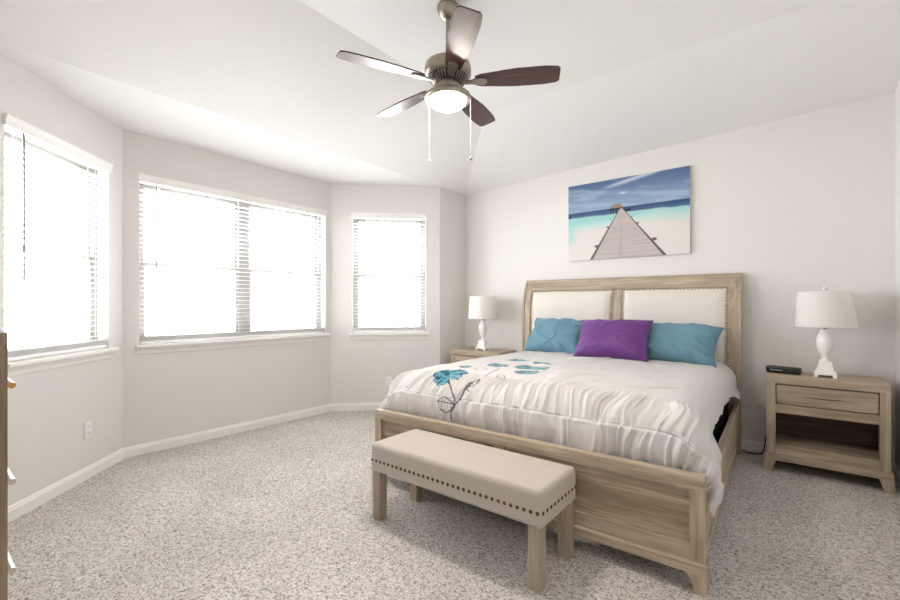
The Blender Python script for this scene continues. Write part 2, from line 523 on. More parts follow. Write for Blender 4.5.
# ------------------------------------------------------------------ blinds
def blind(W, op, label, wand_k, cords, tilt=-2):
    k0, k1, z0, z1 = op
    base = W.p((k0 + k1) / 2, 0, 0)
    root = thing('window_blind', label, 'blind', (base.x, base.y, z0), 0, 'white blinds in the window bay')
    off = Vector((-base.x, -base.y, -z0))
    def fin(name, bm, m, parent=root, sm=35):
        bmesh.ops.translate(bm, verts=bm.verts[:], vec=off)
        return obj(name, bm, m, parent, sm)
    bm = newbm()
    W.prof(bm, [(0.002, 2.298), (0.016, 2.298), (0.018, 2.306), (0.018, 2.338), (0.026, 2.352), (0.026, 2.364), (0.002, 2.364)], k0 - 0.012, k1 + 0.012)
    fin('valance', bm, M_trim)
    bm = newbm(); W.box(bm, k0 + 0.012, k1 - 0.012, -0.062, -0.006, 2.302, 2.342, 0.002)
    fin('headrail', bm, M_vinyl)
    bm = newbm()
    zb = z0 + 0.066; pitch = 0.0405
    nn = int((2.285 - zb) / pitch)
    th = math.radians(tilt)
    nc = -0.036; hw = 0.025
    for i in range(nn):
        z = zb + pitch * (i + 0.8)
        dn = hw * math.cos(th); dz = hw * math.sin(th)
        pr = [(nc - dn, z + dz), (nc, z + 0.0016), (nc + dn, z - dz), (nc + dn, z - dz - 0.0028), (nc, z - 0.0014), (nc - dn, z + dz - 0.0028)]
        W.prof(bm, pr, k0 + 0.008, k1 - 0.008)
    for i in range(8):
        z = z0 + 0.034 + i * 0.0046
        W.prof(bm, [(nc - hw, z), (nc, z + 0.0014), (nc + hw, z), (nc + hw, z - 0.0028), (nc, z - 0.0014), (nc - hw, z - 0.0028)], k0 + 0.008, k1 - 0.008)
    fin('slats', bm, M_slat, sm=None)
    bm = newbm(); W.box(bm, k0 + 0.008, k1 - 0.008, -0.061, -0.011, z0 + 0.006, z0 + 0.029, 0.003)
    fin('bottom_rail', bm, M_vinyl)
    for k in cords:
        bm = newbm()
        for nx in (-0.0625, -0.0095):
            W.box(bm, k - 0.0012, k + 0.0012, nx - 0.0008, nx + 0.0008, z0 + 0.03, 2.305)
        fin('ladder_cord', bm, M_vinyl)
    bm = newbm()
    tube(bm, [W.p(wand_k, 0.004, 2.300), W.p(wand_k, 0.012, 2.285), W.p(wand_k, 0.013, 1.85), W.p(wand_k, 0.013, 1.405)], 0.0055, 8)
    fin('tilt_wand', bm, mat('clear_wand', srgb(128, 130, 132), 0.3))
    return root
blind(W_b1, OP1, 'white slatted blind in the left window, cut off by the picture edge', 0.945, (0.30, 0.93))
blind(W_b2, OP2, 'wide white slatted blind in the large middle window', 0.240, (0.27, 0.72, 1.36, 1.81))
blind(W_b3, OP3, 'narrow white slatted blind in the right window of the bay', 0.383, (0.38, 0.99))

# ------------------------------------------------------------------ wall outlets
def outlet(W, k, z, label):
    b = W.p(k, 0, z)
    root = thing('wall_outlet', label, 'outlet', b, math.atan2(W.e.y, W.e.x) if W.n.dot(Vector((-W.e.y, W.e.x))) > 0 else math.atan2(-W.e.y, -W.e.x), 'white wall outlets in the bay')
    bm = newbm(); box(bm, -0.036, 0.036, 0.0005, 0.007, -0.06, 0.06, 0.002)
    obj('cover_plate', bm, M_vinyl, root, 35)
    for s in (-1, 1):
        bm = newbm(); box(bm, -0.016, 0.016, 0.006, 0.0095, s * 0.024 - 0.015, s * 0.024 + 0.015, 0.002)
        sk = obj('socket', bm, M_trim, root, 35)
        bm = newbm()
        for q in (-0.006, 0.006): box(bm, q - 0.0012, q + 0.0012, 0.009, 0.0102, s * 0.024 - 0.004, s * 0.024 + 0.006)
        obj('slot', bm, M_slot, sk)
    return root
outlet(W_b1, 0.398, 0.351, 'white wall outlet below the left window')
outlet(W_b3, 0.674, 0.335, 'white wall outlet below the narrow right window, beside the comforter edge')

# ------------------------------------------------------------------ bed
BED = thing('bed', 'king bed with greyed oak frame and tall upholstered headboard', 'bed', (-1.34, 2.125, 0), math.radians(1.6))
HW = 1.03
# footboard (front face at y = 0)
FB = bobj('footboard', M_oak_x, BED, (-HW, HW, 0.0, 0.055, 0.448, 0.510), (-HW + 0.055, HW - 0.055, 0.0, 0.055, 0.135, 0.203), bev=0.004)
for x0, x1 in ((-HW, -HW + 0.055), (HW - 0.055, HW), (-0.03, 0.03)):
    bobj('stile', M_oak_z, FB, (x0, x1, 0.0 if abs(x0) > 0.1 else 0.004, 0.052, 0.2 if abs(x0) < 0.1 else 0.132, 0.451), bev=0.003)
for x0, x1 in ((-HW + 0.05, -0.03), (0.03, HW - 0.05)):
    bobj('recessed_panel', M_oakpanel, FB, (x0, x1, 0.024, 0.046, 0.19, 0.46), bev=0)
    bm = newbm()
    w = 0.012
    for q in ((x0 + 0.005, x1, 0.013, 0.026, 0.203, 0.203 + w), (x0 + 0.005, x1, 0.013, 0.026, 0.448 - w, 0.448), (x0 + 0.005, x0 + 0.005 + w, 0.013, 0.026, 0.203, 0.448), (x1 - w - 0.003, x1 - 0.003, 0.013, 0.026, 0.203, 0.448)):
        box(bm, *q, bev=0.004)
    obj('moulding', bm, M_oak_x, FB, 35)
bm = newbm(); prism(bm, [(-0.010, 0.085), (0.060, 0.085), (0.060, 0.135), (0.0, 0.135), (-0.010, 0.125)], 'x', -HW - 0.008, HW + 0.008)
obj('plinth', bm, M_oak_x, FB)
for s in (-1, 1):
    bm = newbm()
    xo = s * (HW + 0.009)
    prism(bm, [(xo, 0.0), (xo - s * 0.052, 0.0), (xo - s * 0.056, 0.035), (xo - s * 0.066, 0.065), (xo - s * 0.085, 0.088), (xo, 0.088)], 'y', -0.010, 0.062)
    obj('foot', bm, M_oak_z, FB)
# side rails
for s in (-1, 1):
    bm = newbm()
    box(bm, *sorted((s * 0.992, s * 1.022)), 0.05, 2.24, 0.13, 0.425, bev=0.004)
    box(bm, *sorted((s * 1.018, s * 1.026)), 0.05, 2.235, 0.13, 0.175, bev=0.003)
    obj('side_rail', bm, M_oak_y, BED, 35)
# headboard: sleigh curve in the y-z plane
def yf(z): return 2.222 + 0.035 * z + 0.085 * max(0.0, (z - 1.22) / 0.30) ** 1.8
def curved(bm, x0, x1, z0, z1, t0, t1, n=18):
    """slab that follows the headboard curve: front offset t0, back offset t1"""
    zs = [z0 + (z1 - z0) * i / n for i in range(n + 1)]
    pts = [(yf(z) + t0, z) for z in zs] + [(yf(z) + t1, z) for z in zs[::-1]]
    prism(bm, pts, 'x', x0, x1)
HB = None
bm = newbm()
curved(bm, -HW + 0.08, HW - 0.08, 1.425, 1.505, 0.0, 0.055)
# rolled cap
zc = 1.515; yc = yf(1.515) + 0.028
prism(bm, [(yc + 0.036 * math.cos(a), zc + 0.026 * math.sin(a)) for a in [2 * PI * i / 18 for i in range(18)]], 'x', -HW - 0.004, HW + 0.004)
HB = obj('headboard', bm, M_oak_x, BED, 40)
for x0, x1 in ((-HW, -HW + 0.085), (HW - 0.085, HW)):
    bm = newbm(); curved(bm, x0, x1, 0.0, 1.505, 0.0, 0.06, 30)
    o = HW - 0.014
    if x0 < 0: curved(bm, -HW - 0.003, -HW + 0.020, 0.0, 1.512, -0.010, 0.064, 30)
    else: curved(bm, HW - 0.020, HW + 0.003, 0.0, 1.512, -0.010, 0.064, 30)
    obj('post', bm, M_oak_z, HB, 40)
bm = newbm(); curved(bm, -0.045, 0.045, 0.45, 1.43, 0.006, 0.052, 24); obj('centre_stile', bm, M_oak_z, HB, 40)
bm = newbm()
curved(bm, -HW + 0.08, HW - 0.08, 0.30, 0.52, 0.004, 0.05, 4); obj('lower_rail', bm, M_oak_x, HB, 40)
bm = newbm()
curved(bm, -HW + 0.08, HW - 0.08, 1.420, 1.436, -0.008, 0.03, 3)
curved(bm, -HW + 0.08, -HW + 0.094, 0.5, 1.425, -0.006, 0.03, 20); curved(bm, HW - 0.094, HW - 0.08, 0.5, 1.425, -0.006, 0.03, 20)
curved(bm, -0.050, -0.040, 0.5, 1.425, 0.0, 0.03, 20); curved(bm, 0.040, 0.050, 0.5, 1.425, 0.0, 0.03, 20)
obj('bead', bm, M_oak_x, HB, 40)
nails = []
rest_bm = newbm()
nail_me = None
def nail_mesh(m, r, name):
    bm = newbm(); ball(bm, (0, 0, 0), r, 10, 6, (1, 0.55, 1)); 
    me = bpy.data.meshes.new(name); bm.to_mesh(me); bm.free(); me.materials.append(m)
    for p in me.polygons: p.use_smooth = True
    return me
NM = nail_mesh(M_nailw, 0.0095, 'nail_head')
for pi, (x0, x1) in enumerate(((-HW + 0.092, -0.048), (0.048, HW - 0.092))):
    nx, nz = 60, 60
    P = np.zeros((nz, nx, 3))
    u = np.linspace(0, 1, nx); zz = np.linspace(0.5, 1.424, nz)
    for j, z in enumerate(zz):
        for i, uu in enumerate(u):
            x = x0 + (x1 - x0) * uu
            e = min(x - x0, x1 - x, 1.424 - z)
            puff = 0.022 * (1 - math.exp(-max(e - 0.028, 0) / 0.03)) + 0.006 * (1 - math.exp(-e / 0.006))
            P[j, i] = (x, yf(z) + 0.012 - puff, z)
    pan = grid_obj('upholstered_panel', P, M_linen, HB)
    md = pan.modifiers.new('solid', 'SOLIDIFY'); md.thickness = 0.01; md.offset = 1
    # nailheads along the panel's edge
    ins = 0.017
    pts = []
    n_top = 30
    for i in range(n_top): pts.append((x0 + ins + (x1 - x0 - 2 * ins) * i / (n_top - 1), 1.424 - ins, 0))
    for i in range(1, 31):
        z = 1.424 - ins - 0.0275 * i
        pts.append((x1 - ins, z, 0 if i <= 20 else 1)); pts.append((x0 + ins, z, 1))
    for x, z, r in pts:
        y = yf(z) + 0.012 - 0.0085
        if r == 0:
            nh = bpy.data.objects.new('nail_head', NM); C.objects.link(nh); nh.parent = pan; nh.location = (x, y, z)
        else: ball(rest_bm, (x, y, z), 0.0095, 8, 5, (1, 0.55, 1))
o = obj('nail_trim', rest_bm, M_nailw, HB, 170); o['kind'] = 'stuff'

# box spring and mattress lie on the bed frame
rz = math.radians(1.6)
def on_bed(x, y, z=0.0):
    c, s = math.cos(rz), math.sin(rz)
    return (-1.34 + c * x - s * y, 2.125 + s * x + c * y, z)
bm = newbm(); box(bm, -0.95, 0.95, -1.0, 1.04, 0, 0.27, bev=0.03)
o = obj('box_spring', bm, M_black_cloth, None, 40); o.location = on_bed(0, 1.135, 0.26); o.rotation_euler.z = rz
tag(o, 'black box spring showing between the bed rail and the white comforter', 'box spring')
bobj('support_slat', M_oak_x, BED, *[(-0.99, 0.99, y, y + 0.08, 0.235, 0.258) for y in (0.12, 0.62, 1.12, 1.62, 2.05)])

# mattress top and comforter
bm = newbm(); box(bm, -0.86, 0.86, -0.86, 1.04, 0, 0.165, bev=0.05, seg=3)
o = obj('mattress', bm, M_mattress, None, 40); o.location = on_bed(0, 1.13, 0.535); o.rotation_euler.z = rz
tag(o, 'thick king mattress hidden under the white comforter', 'mattress')

def fold(a, R, flare):
    q = R * PI / 2
    a = np.maximum(a, 0)
    th = np.minimum(a / R, PI / 2)
    ext = np.maximum(a - q, 0)
    return R * np.sin(th) + flare * ext, R * (1 - np.cos(th)) + ext * math.sqrt(1 - flare * flare)

def chaikin(p, closed, k=2):
    p = [np.array(q, float) for q in p]
    for _ in range(k):
        q = [] if closed else [p[0]]
        for a, b in zip(p, p[1:] + ([p[0]] if closed else [])):
            q += [a * 0.75 + b * 0.25, a * 0.25 + b * 0.75]
        if not closed: q.append(p[-1])
        p = q
    return np.array(p)
def line_dist(s, y, pl, closed=False):
    d = np.full(s.shape, 9.0)
    n = len(pl)
    for k in range(n if closed else n - 1):
        a = pl[k]; b = pl[(k + 1) % n]; ab = b - a; L2 = ab @ ab + 1e-12
        t = np.clip(((s - a[0]) * ab[0] + (y - a[1]) * ab[1]) / L2, 0, 1)
        d = np.minimum(d, np.hypot(s - a[0] - t * ab[0], y - a[1] - t * ab[1]))
    return d
def in_poly(s, y, pl):
    c = np.zeros(s.shape, bool); n = len(pl)
    for k in range(n):
        a = pl[k]; b = pl[(k + 1) % n]
        m = (a[1] > y) != (b[1] > y)
        x = a[0] + (y - a[1]) * (b[0] - a[0]) / (b[1] - a[1] + 1e-12)
        c ^= m & (s < x)
    return c

def comforter_pattern(s, y, a_f):
    """cloth colours from cloth coordinates s (across) and y (towards the head)"""
    base = np.array(srgb(208, 205, 203)[:3])
    col = np.ones(s.shape + (3,)) * base
    win = (s > -0.80) & (s < 0.05) & (y > -0.20) & (y < 1.45)
    S = s[win]; Y = y[win]; K = col[win]
    def put(cc, m):
        nonlocal K
        m = np.clip(m, 0, 1)[:, None]; K = K * (1 - m) + np.array(srgb(*cc)[:3]) * m
    def bloom(pts, ctr, dark, mid, lite, ns):
        pl = chaikin(pts, True, 2)
        Sx = S + 0.014 * vnoise(S * 55, Y * 55); Yx = Y + 0.014 * vnoise(S * 55 + 9, Y * 55 + 5)
        m = in_poly(Sx, Yx, pl)
        ed = line_dist(Sx, Yx, pl, True)
        a = np.arctan2(Y - ctr[1], S - ctr[0]); r = np.hypot(S - ctr[0], Y - ctr[1])
        t = vnoise(a * ns, r * 9) * 0.5 + 0.5
        put(mid, m * 1.0); put(lite, m * sstep(0.45, 0.75, t)); put(dark, m * sstep(0.36, 0.18, t))
        put((48, 92, 106), m * sstep(0.007, 0.003, ed))
    def line(pts, w, closed=False, cc=(92, 92, 100)):
        pl = chaikin(pts, closed, 2)
        put(cc, sstep(w, w * 0.45, line_dist(S, Y, pl, closed)))
    bloom([(-0.692, 0.247), (-0.705, 0.312), (-0.692, 0.373), (-0.617, 0.372), (-0.584, 0.427), (-0.510, 0.414), (-0.455, 0.343), (-0.433, 0.246), (-0.450, 0.180), (-0.501, 0.195), (-0.478, 0.145), (-0.512, 0.118), (-0.552, 0.117), (-0.599, 0.143), (-0.636, 0.173)], (-0.50, 0.20), (56, 108, 126), (86, 144, 162), (128, 178, 190), 5)
    for p, c in (([(-0.591, 0.801), (-0.570, 0.890), (-0.479, 0.884), (-0.379, 0.835), (-0.379, 0.754), (-0.423, 0.687), (-0.503, 0.724)], (-0.47, 0.80)), ([(-0.588, 1.131), (-0.587, 1.286), (-0.434, 1.218), (-0.408, 1.117), (-0.506, 1.092)], (-0.50, 1.17)), ([(-0.343, 0.794), (-0.334, 0.909), (-0.235, 0.902), (-0.136, 0.830), (-0.064, 0.846), (-0.045, 0.787), (-0.099, 0.750), (-0.164, 0.709), (-0.232, 0.674)], (-0.19, 0.80)), ([(-0.313, 1.056), (-0.285, 1.144), (-0.169, 1.125), (-0.150, 0.978), (-0.248, 0.989)], (-0.22, 1.05)), ([(-0.224, 0.567), (-0.201, 0.634), (-0.111, 0.669), (-0.046, 0.660), (-0.066, 0.572), (-0.133, 0.506)], (-0.13, 0.58)), ([(-0.691, 0.531), (-0.687, 0.646), (-0.599, 0.640), (-0.579, 0.522), (-0.611, 0.483)], (-0.64, 0.56))):
        bloom(p, c, (66, 108, 116), (100, 142, 150), (140, 172, 176), 5)
    line([(-0.498, 0.182), (-0.438, 0.105), (-0.397, 0.059), (-0.381, 0.010), (-0.400, -0.036), (-0.396, -0.087)], 0.0065)
    line([(-0.381, 0.010), (-0.346, 0.064), (-0.341, 0.139), (-0.320, 0.210), (-0.307, 0.319), (-0.335, 0.486), (-0.368, 0.633)], 0.0060)
    lv = [[(-0.518, 0.019), (-0.479, 0.051), (-0.435, 0.044), (-0.385, 0.017), (-0.400, -0.026), (-0.444, -0.048), (-0.474, -0.029)], [(-0.345, 0.149), (-0.332, 0.212), (-0.292, 0.231), (-0.264, 0.207), (-0.276, 0.137), (-0.307, 0.113)]]
    for L in lv:
        line(L, 0.0050, True)
        P0 = np.array(L[0]); P1 = np.array(L[len(L) // 2]); dv = P1 - P0; nv = np.array((-dv[1], dv[0]))
        line([P0, P1], 0.0045)
        for f in (0.25, 0.45, 0.65, 0.82):
            for sg in (-1, 1): line([P0 + dv * f, P0 + dv * (f + 0.08) + sg * nv * 0.22], 0.0034, False, (130, 130, 136))
    for L in [[(-0.518, 0.504), (-0.538, 0.603), (-0.466, 0.608), (-0.421, 0.532), (-0.456, 0.482)], [(-0.244, 0.370), (-0.247, 0.431), (-0.189, 0.401), (-0.158, 0.329), (-0.176, 0.292)], [(-0.583, 1.091), (-0.620, 1.211), (-0.593, 1.326), (-0.500, 1.320)]]: 
        line(L, 0.0060, True, (150, 148, 150)); c = np.mean(np.array(L), axis=0); line([L[0], c, L[2]], 0.005, False, (150, 148, 150))
    col[win] = K
    return col

def make_comforter():
    NS, NT = 640, 520
    W0, RS, TOP = 0.835, 0.165, 0.772
    Y0, YF, RF = 2.185, 0.285, 0.205
    su = np.linspace(-1, 1, NS); tu = np.concatenate([np.linspace(0, 0.72, 250, endpoint=False), np.linspace(0.72, 1, NT - 250)])
    U, T = np.meshgrid(su, tu, indexing='ij')
    # arc lengths
    Lt_flat = Y0 - YF
    fl = 0.425 + 0.010 * vnoise(U * 9, U * 0) 
    t = T * (Lt_flat + fl)
    yy = Y0 - t
    sl = 0.288 + 0.020 * vnoise(yy * 5, np.sign(U) * 3.3) + 0.012 * vnoise(yy * 14, np.sign(U) * 7.7)
    sl = sl + 0.10 * sstep(0.62, 0.36, yy) + 0.06 * sstep(1.5, 2.1, yy)
    s = U * (W0 + sl)
    a1 = np.maximum(np.abs(s) - W0, 0); a2 = np.maximum(t - Lt_flat, 0)
    rho = np.hypot(a1, a2); phi = np.arctan2(a2, a1 + 1e-9)
    phi = np.where(rho < 1e-9, 0, phi)
    gx = np.sin(np.minimum((PI / 2 - phi) * 1.45, PI / 2)); gy = np.sin(np.minimum(phi * 1.45, PI / 2))
    wf = (phi / (PI / 2))
    RR = RS * (1 - wf) + RF * wf
    off, drop = fold(rho, RR, 0.04)
    x = np.sign(s) * (np.minimum(np.abs(s), W0) + off * gx)
    y = Y0 - np.minimum(t, Lt_flat) - off * gy
    x = x + np.sign(s) * 0.046 * sstep(0.19, 0.30, drop) * sstep(1.15, 0.8, phi) * (a1 > 0)
    z = TOP - drop
    # slight crown and sag
    z = z + 0.018 * (1 - (s / 1.2) ** 2) * sstep(0.15, 0.6, yy) + 0.012 * fbm(s * 2.3 + 5, yy * 2.3, 3) * sstep(0.05, 0.4, yy)
    P = np.stack([x, y, z], -1)
    def normals(P):
        du = np.gradient(P, axis=0); dv = np.gradient(P, axis=1)
        n = np.cross(dv, du); n /= np.linalg.norm(n, axis=-1, keepdims=True) + 1e-9
        return n
    N = normals(P)
    if N[NS // 2, NT // 3, 2] < 0: N = -N
    af = t - Lt_flat                  # arc past the foot edge of the flat top
    as_ = np.abs(s) - W0
    # gathers down the front, fanning from the seam
    wr = s + 0.05 * fbm(s * 3, af * 4 + 9, 2) + 0.10 * af * vnoise(s * 2.1, s * 0 + 4)
    g1 = vnoise(wr * 17, af * 1.6 + 2); g2 = vnoise(wr * 40, af * 3.2 + 7)
    up = sstep(-0.16, 0.10, af) * sstep(0.27, 0.20, af)
    lo = sstep(0.215, 0.25, af)
    wl = s + 0.22 * (af - 0.23) * vnoise(s * 3.3, s * 0 + 14) + 0.03 * vnoise(s * 7, af * 6)
    h1 = 1 - 2 * np.abs(vnoise(wl * 14, af * 1.6 + 20)); h2 = 1 - 2 * np.abs(vnoise(wl * 33, af * 3.0 + 27))
    d = up * (0.0105 * (1 - 2.2 * np.abs(g1)) + 0.0075 * (1 - 2.2 * np.abs(g2))) + lo * (0.018 * h1 + 0.011 * h2 - 0.006)
    seam = np.exp(-((af - 0.232 - 0.006 * vnoise(s * 4, s * 0)) / 0.005) ** 2) * sstep(1.02, 0.95, np.abs(s))
    d = d - 0.009 * seam
    d = d + lo * 0.012 * sstep(0.40, 0.30, af)
    # side drape folds
    sg = sstep(0.0, 0.2, as_)
    ws = yy + 0.05 * fbm(yy * 3, as_ * 4, 2)
    d = d + sg * (0.010 * vnoise(ws * 7, as_ * 1.5 + 40 + np.sign(s) * 5) + 0.004 * vnoise(ws * 19, as_ * 3 + 50))
    # loose creases on top, mostly diagonal, towards the pillows on the right
    topm = sstep(0.05, -0.05, af) * sstep(0.08, -0.1, as_)
    rot = s * 0.55 - yy * 0.83; rot2 = s * 0.83 + yy * 0.55
    cr = np.clip(1 - np.abs(vnoise(rot * 5.5 + 0.6 * fbm(s * 3, yy * 3, 2), rot2 * 1.5)) * 5, 0, 1)
    d = d + topm * (0.0120 * cr * sstep(-0.3, 0.5, fbm(s * 1.5 + 3, yy * 1.5, 2) + 0.35 * s + 0.1) + 0.0035 * fbm(s * 9, yy * 9, 3))
    P = P + N * d[..., None]
    # rest of the cloth stays in front of the headboard posts and inside the footboard
    col = comforter_pattern(s, yy, af)
    global CLOTH
    CLOTH = (P.copy(), s, yy, af)
    P = P[:, ::-1]; col = col[:, ::-1]
    o = grid_obj('comforter', P, M_comforter, None, True, col)
    md = o.modifiers.new('thick', 'SOLIDIFY'); md.thickness = 0.012; md.offset = -1
    o.location = on_bed(0, 0, 0); o.rotation_euler.z = rz
    tag(o, 'puffy white comforter printed with teal flowers, gathered along the foot edge', 'comforter')
    return o
make_comforter()

# ------------------------------------------------------------------ pillows
def pillow(name, label, m, w, h, t, loc, rx, rzz, ry=0.0, seed=0, wr=0.010, ear=0.06):
    n1, n2 = 90, 64
    out = []
    for side in (1, -1):
        u, v = np.meshgrid(np.linspace(-1, 1, n1), np.linspace(-1, 1, n2), indexing='ij')
        inset = 1 - ear * (1 - np.abs(v) ** 2.2) * np.abs(u) ** 3
        inset2 = 1 - ear * (1 - np.abs(u) ** 2.2) * np.abs(v) ** 3
        X = u * w / 2 * inset; Z = v * h / 2 * inset2
        prof = ((1 - np.abs(u) ** 2.6) * (1 - np.abs(v) ** 2.6)); prof = np.clip(prof, 0, 1) ** 0.55
        ed = np.clip(prof * 3, 0, 1)
        a = np.arctan2(v, u)
        wrk = wr * (vnoise(a * 5 + seed, seed + side * 2 + (u * u + v * v) * 0.9) * sstep(0.25, 0.9, u * u + v * v) + 0.8 * fbm(u * 2.2 + seed, v * 2.2 + side, 3))
        cre = np.clip(1 - np.abs(vnoise((u * 0.7 + v) * 2.6 + seed, (u - v) * 0.9)) * 6, 0, 1) * wr * 0.8
        Y = -side * (t / 2 * prof + (wrk + cre) * ed)
        out.append(np.stack([X, Y, Z], -1))
    me = bpy.data.meshes.new(name)
    vs = np.concatenate([o.reshape(-1, 3) for o in out]); fs = []
    idx = np.arange(n1 * n2).reshape(n1, n2)
    q = np.stack([idx[:-1, :-1], idx[1:, :-1], idx[1:, 1:], idx[:-1, 1:]], -1).reshape(-1, 4)
    fs = q.tolist() + (q[:, ::-1] + n1 * n2).tolist()
    me.from_pydata(vs.tolist(), [], fs)
    bm = newbm(); bm.from_mesh(me); bmesh.ops.remove_doubles(bm, verts=bm.verts[:], dist=0.0015); bmesh.ops.recalc_face_normals(bm, faces=bm.faces[:]); bm.to_mesh(me); bm.free()
    me.polygons.foreach_set('use_smooth', np.ones(len(me.polygons), bool))
    me.materials.append(m)
    o = bpy.data.objects.new(name, me); C.objects.link(o)
    o.location = loc; o.rotation_mode = 'YXZ'; o.rotation_euler = (rx, ry, rzz)
    tag(o, label, 'pillow')
    return o
R_ = math.radians
pillow('pillow', 'light blue pillow at the left end of the headboard, left of the purple pillow', M_teal, 0.66, 0.42, 0.25, (-1.912, 4.145, 0.94), R_(-36), R_(-3), R_(2), 1, 0.017, 0.10)
pillow('pillow', 'purple pillow leaning in the middle, in front of the two blue ones', M_purple, 0.65, 0.42, 0.25, (-1.297, 3.955, 0.952), R_(-36), R_(2), R_(-1), 5, 0.008, 0.09)
pillow('pillow', 'teal blue pillow at the right end of the headboard, right of the purple pillow', M_teal, 0.67, 0.40, 0.24, (-0.812, 4.125, 0.928), R_(-40), R_(-3), R_(2), 9, 0.018, 0.11)

# ------------------------------------------------------------------ bench at the foot of the bed
BX, BY = -1.417, 1.903
BENCH = thing('bench', 'low taupe upholstered bench with dark nailheads at the foot of the bed', 'bench', (BX, BY, 0), R_(0.3))
bw, bd = 0.552, 0.196
bm = newbm(); box(bm, -bw, bw, -bd, bd, 0.293, 0.445, bev=0.034, seg=5)
for v in bm.verts:
    if v.co.z < 0.35:                      # square lower edge
        if v.co.z < 0.327: v.co.z = 0.293 + (v.co.z - 0.293) * 0.15
        v.co.x = math.copysign(min(bw, abs(v.co.x) * 1.0), v.co.x)
CUSH = obj('cushion', bm, M_taupe, BENCH, 60)
bm = newbm(); box(bm, -bw, bw, -bd, bd, 0.2, 0.445, bev=0.034, seg=5)
bm2 = bm
# clean build of the seat: rounded top, straight skirt
cut = bmesh.ops.bisect_plane(bm2, geom=bm2.verts[:] + bm2.edges[:] + bm2.faces[:], plane_co=(0, 0, 0.293), plane_no=(0, 0, -1), clear_outer=True)
edges = [e for e in cut['geom_cut'] if isinstance(e, bmesh.types.BMEdge)]
bmesh.ops.holes_fill(bm2, edges=edges)
# soft crown
for v in bm2.verts:
    if v.co.z > 0.44: v.co.z += 0.004
me = CUSH.data; bm2.to_mesh(me); bm2.free()
for p in me.polygons: p.use_smooth = True
me.set_sharp_from_angle(angle=R_(50))
bm = newbm(); 
tube(bm, [(-bw - 0.001, -bd - 0.001, 0.296), (bw + 0.001, -bd - 0.001, 0.296), (bw + 0.001, bd + 0.001, 0.296), (-bw - 0.001, bd + 0.001, 0.296), (-bw - 0.001, -bd - 0.001, 0.296)], 0.004, 8)
obj('welt', bm, M_taupe, CUSH, 60)
NB = nail_mesh(M_nail, 0.0092, 'bench_nail_head')
NBx = nail_mesh(M_nail, 0.0092, 'bench_nail_head_side')
for v in NBx.vertices: v.co = Vector((v.co.y, v.co.x, v.co.z))
def bnail(x, y, z, me):
    o = bpy.data.objects.new('nail_head', me); C.objects.link(o); o.parent = CUSH; o.location = (x, y, z)
for i in range(33):
    for y in (-bd, bd): bnail(-bw + 0.018 + (2 * bw - 0.036) * i / 32, y, 0.351, NB)
for i in range(10):
    for x in (-bw, bw): bnail(x, -bd + 0.02 + (2 * bd - 0.04) * i / 9, 0.351, NBx)
for sx in (-1, 1):
    for sy in (-1, 1):
        bm = newbm()
        xo, yo = sx * (bw - 0.010), sy * (bd - 0.008)
        xi, yi = xo - sx * 0.060, yo - sy * 0.060
        box(bm, min(xo, xi), max(xo, xi), min(yo, yi), max(yo, yi), 0, 0.294, bev=0.004)
        obj('leg', bm, M_benchleg, BENCH, 35)

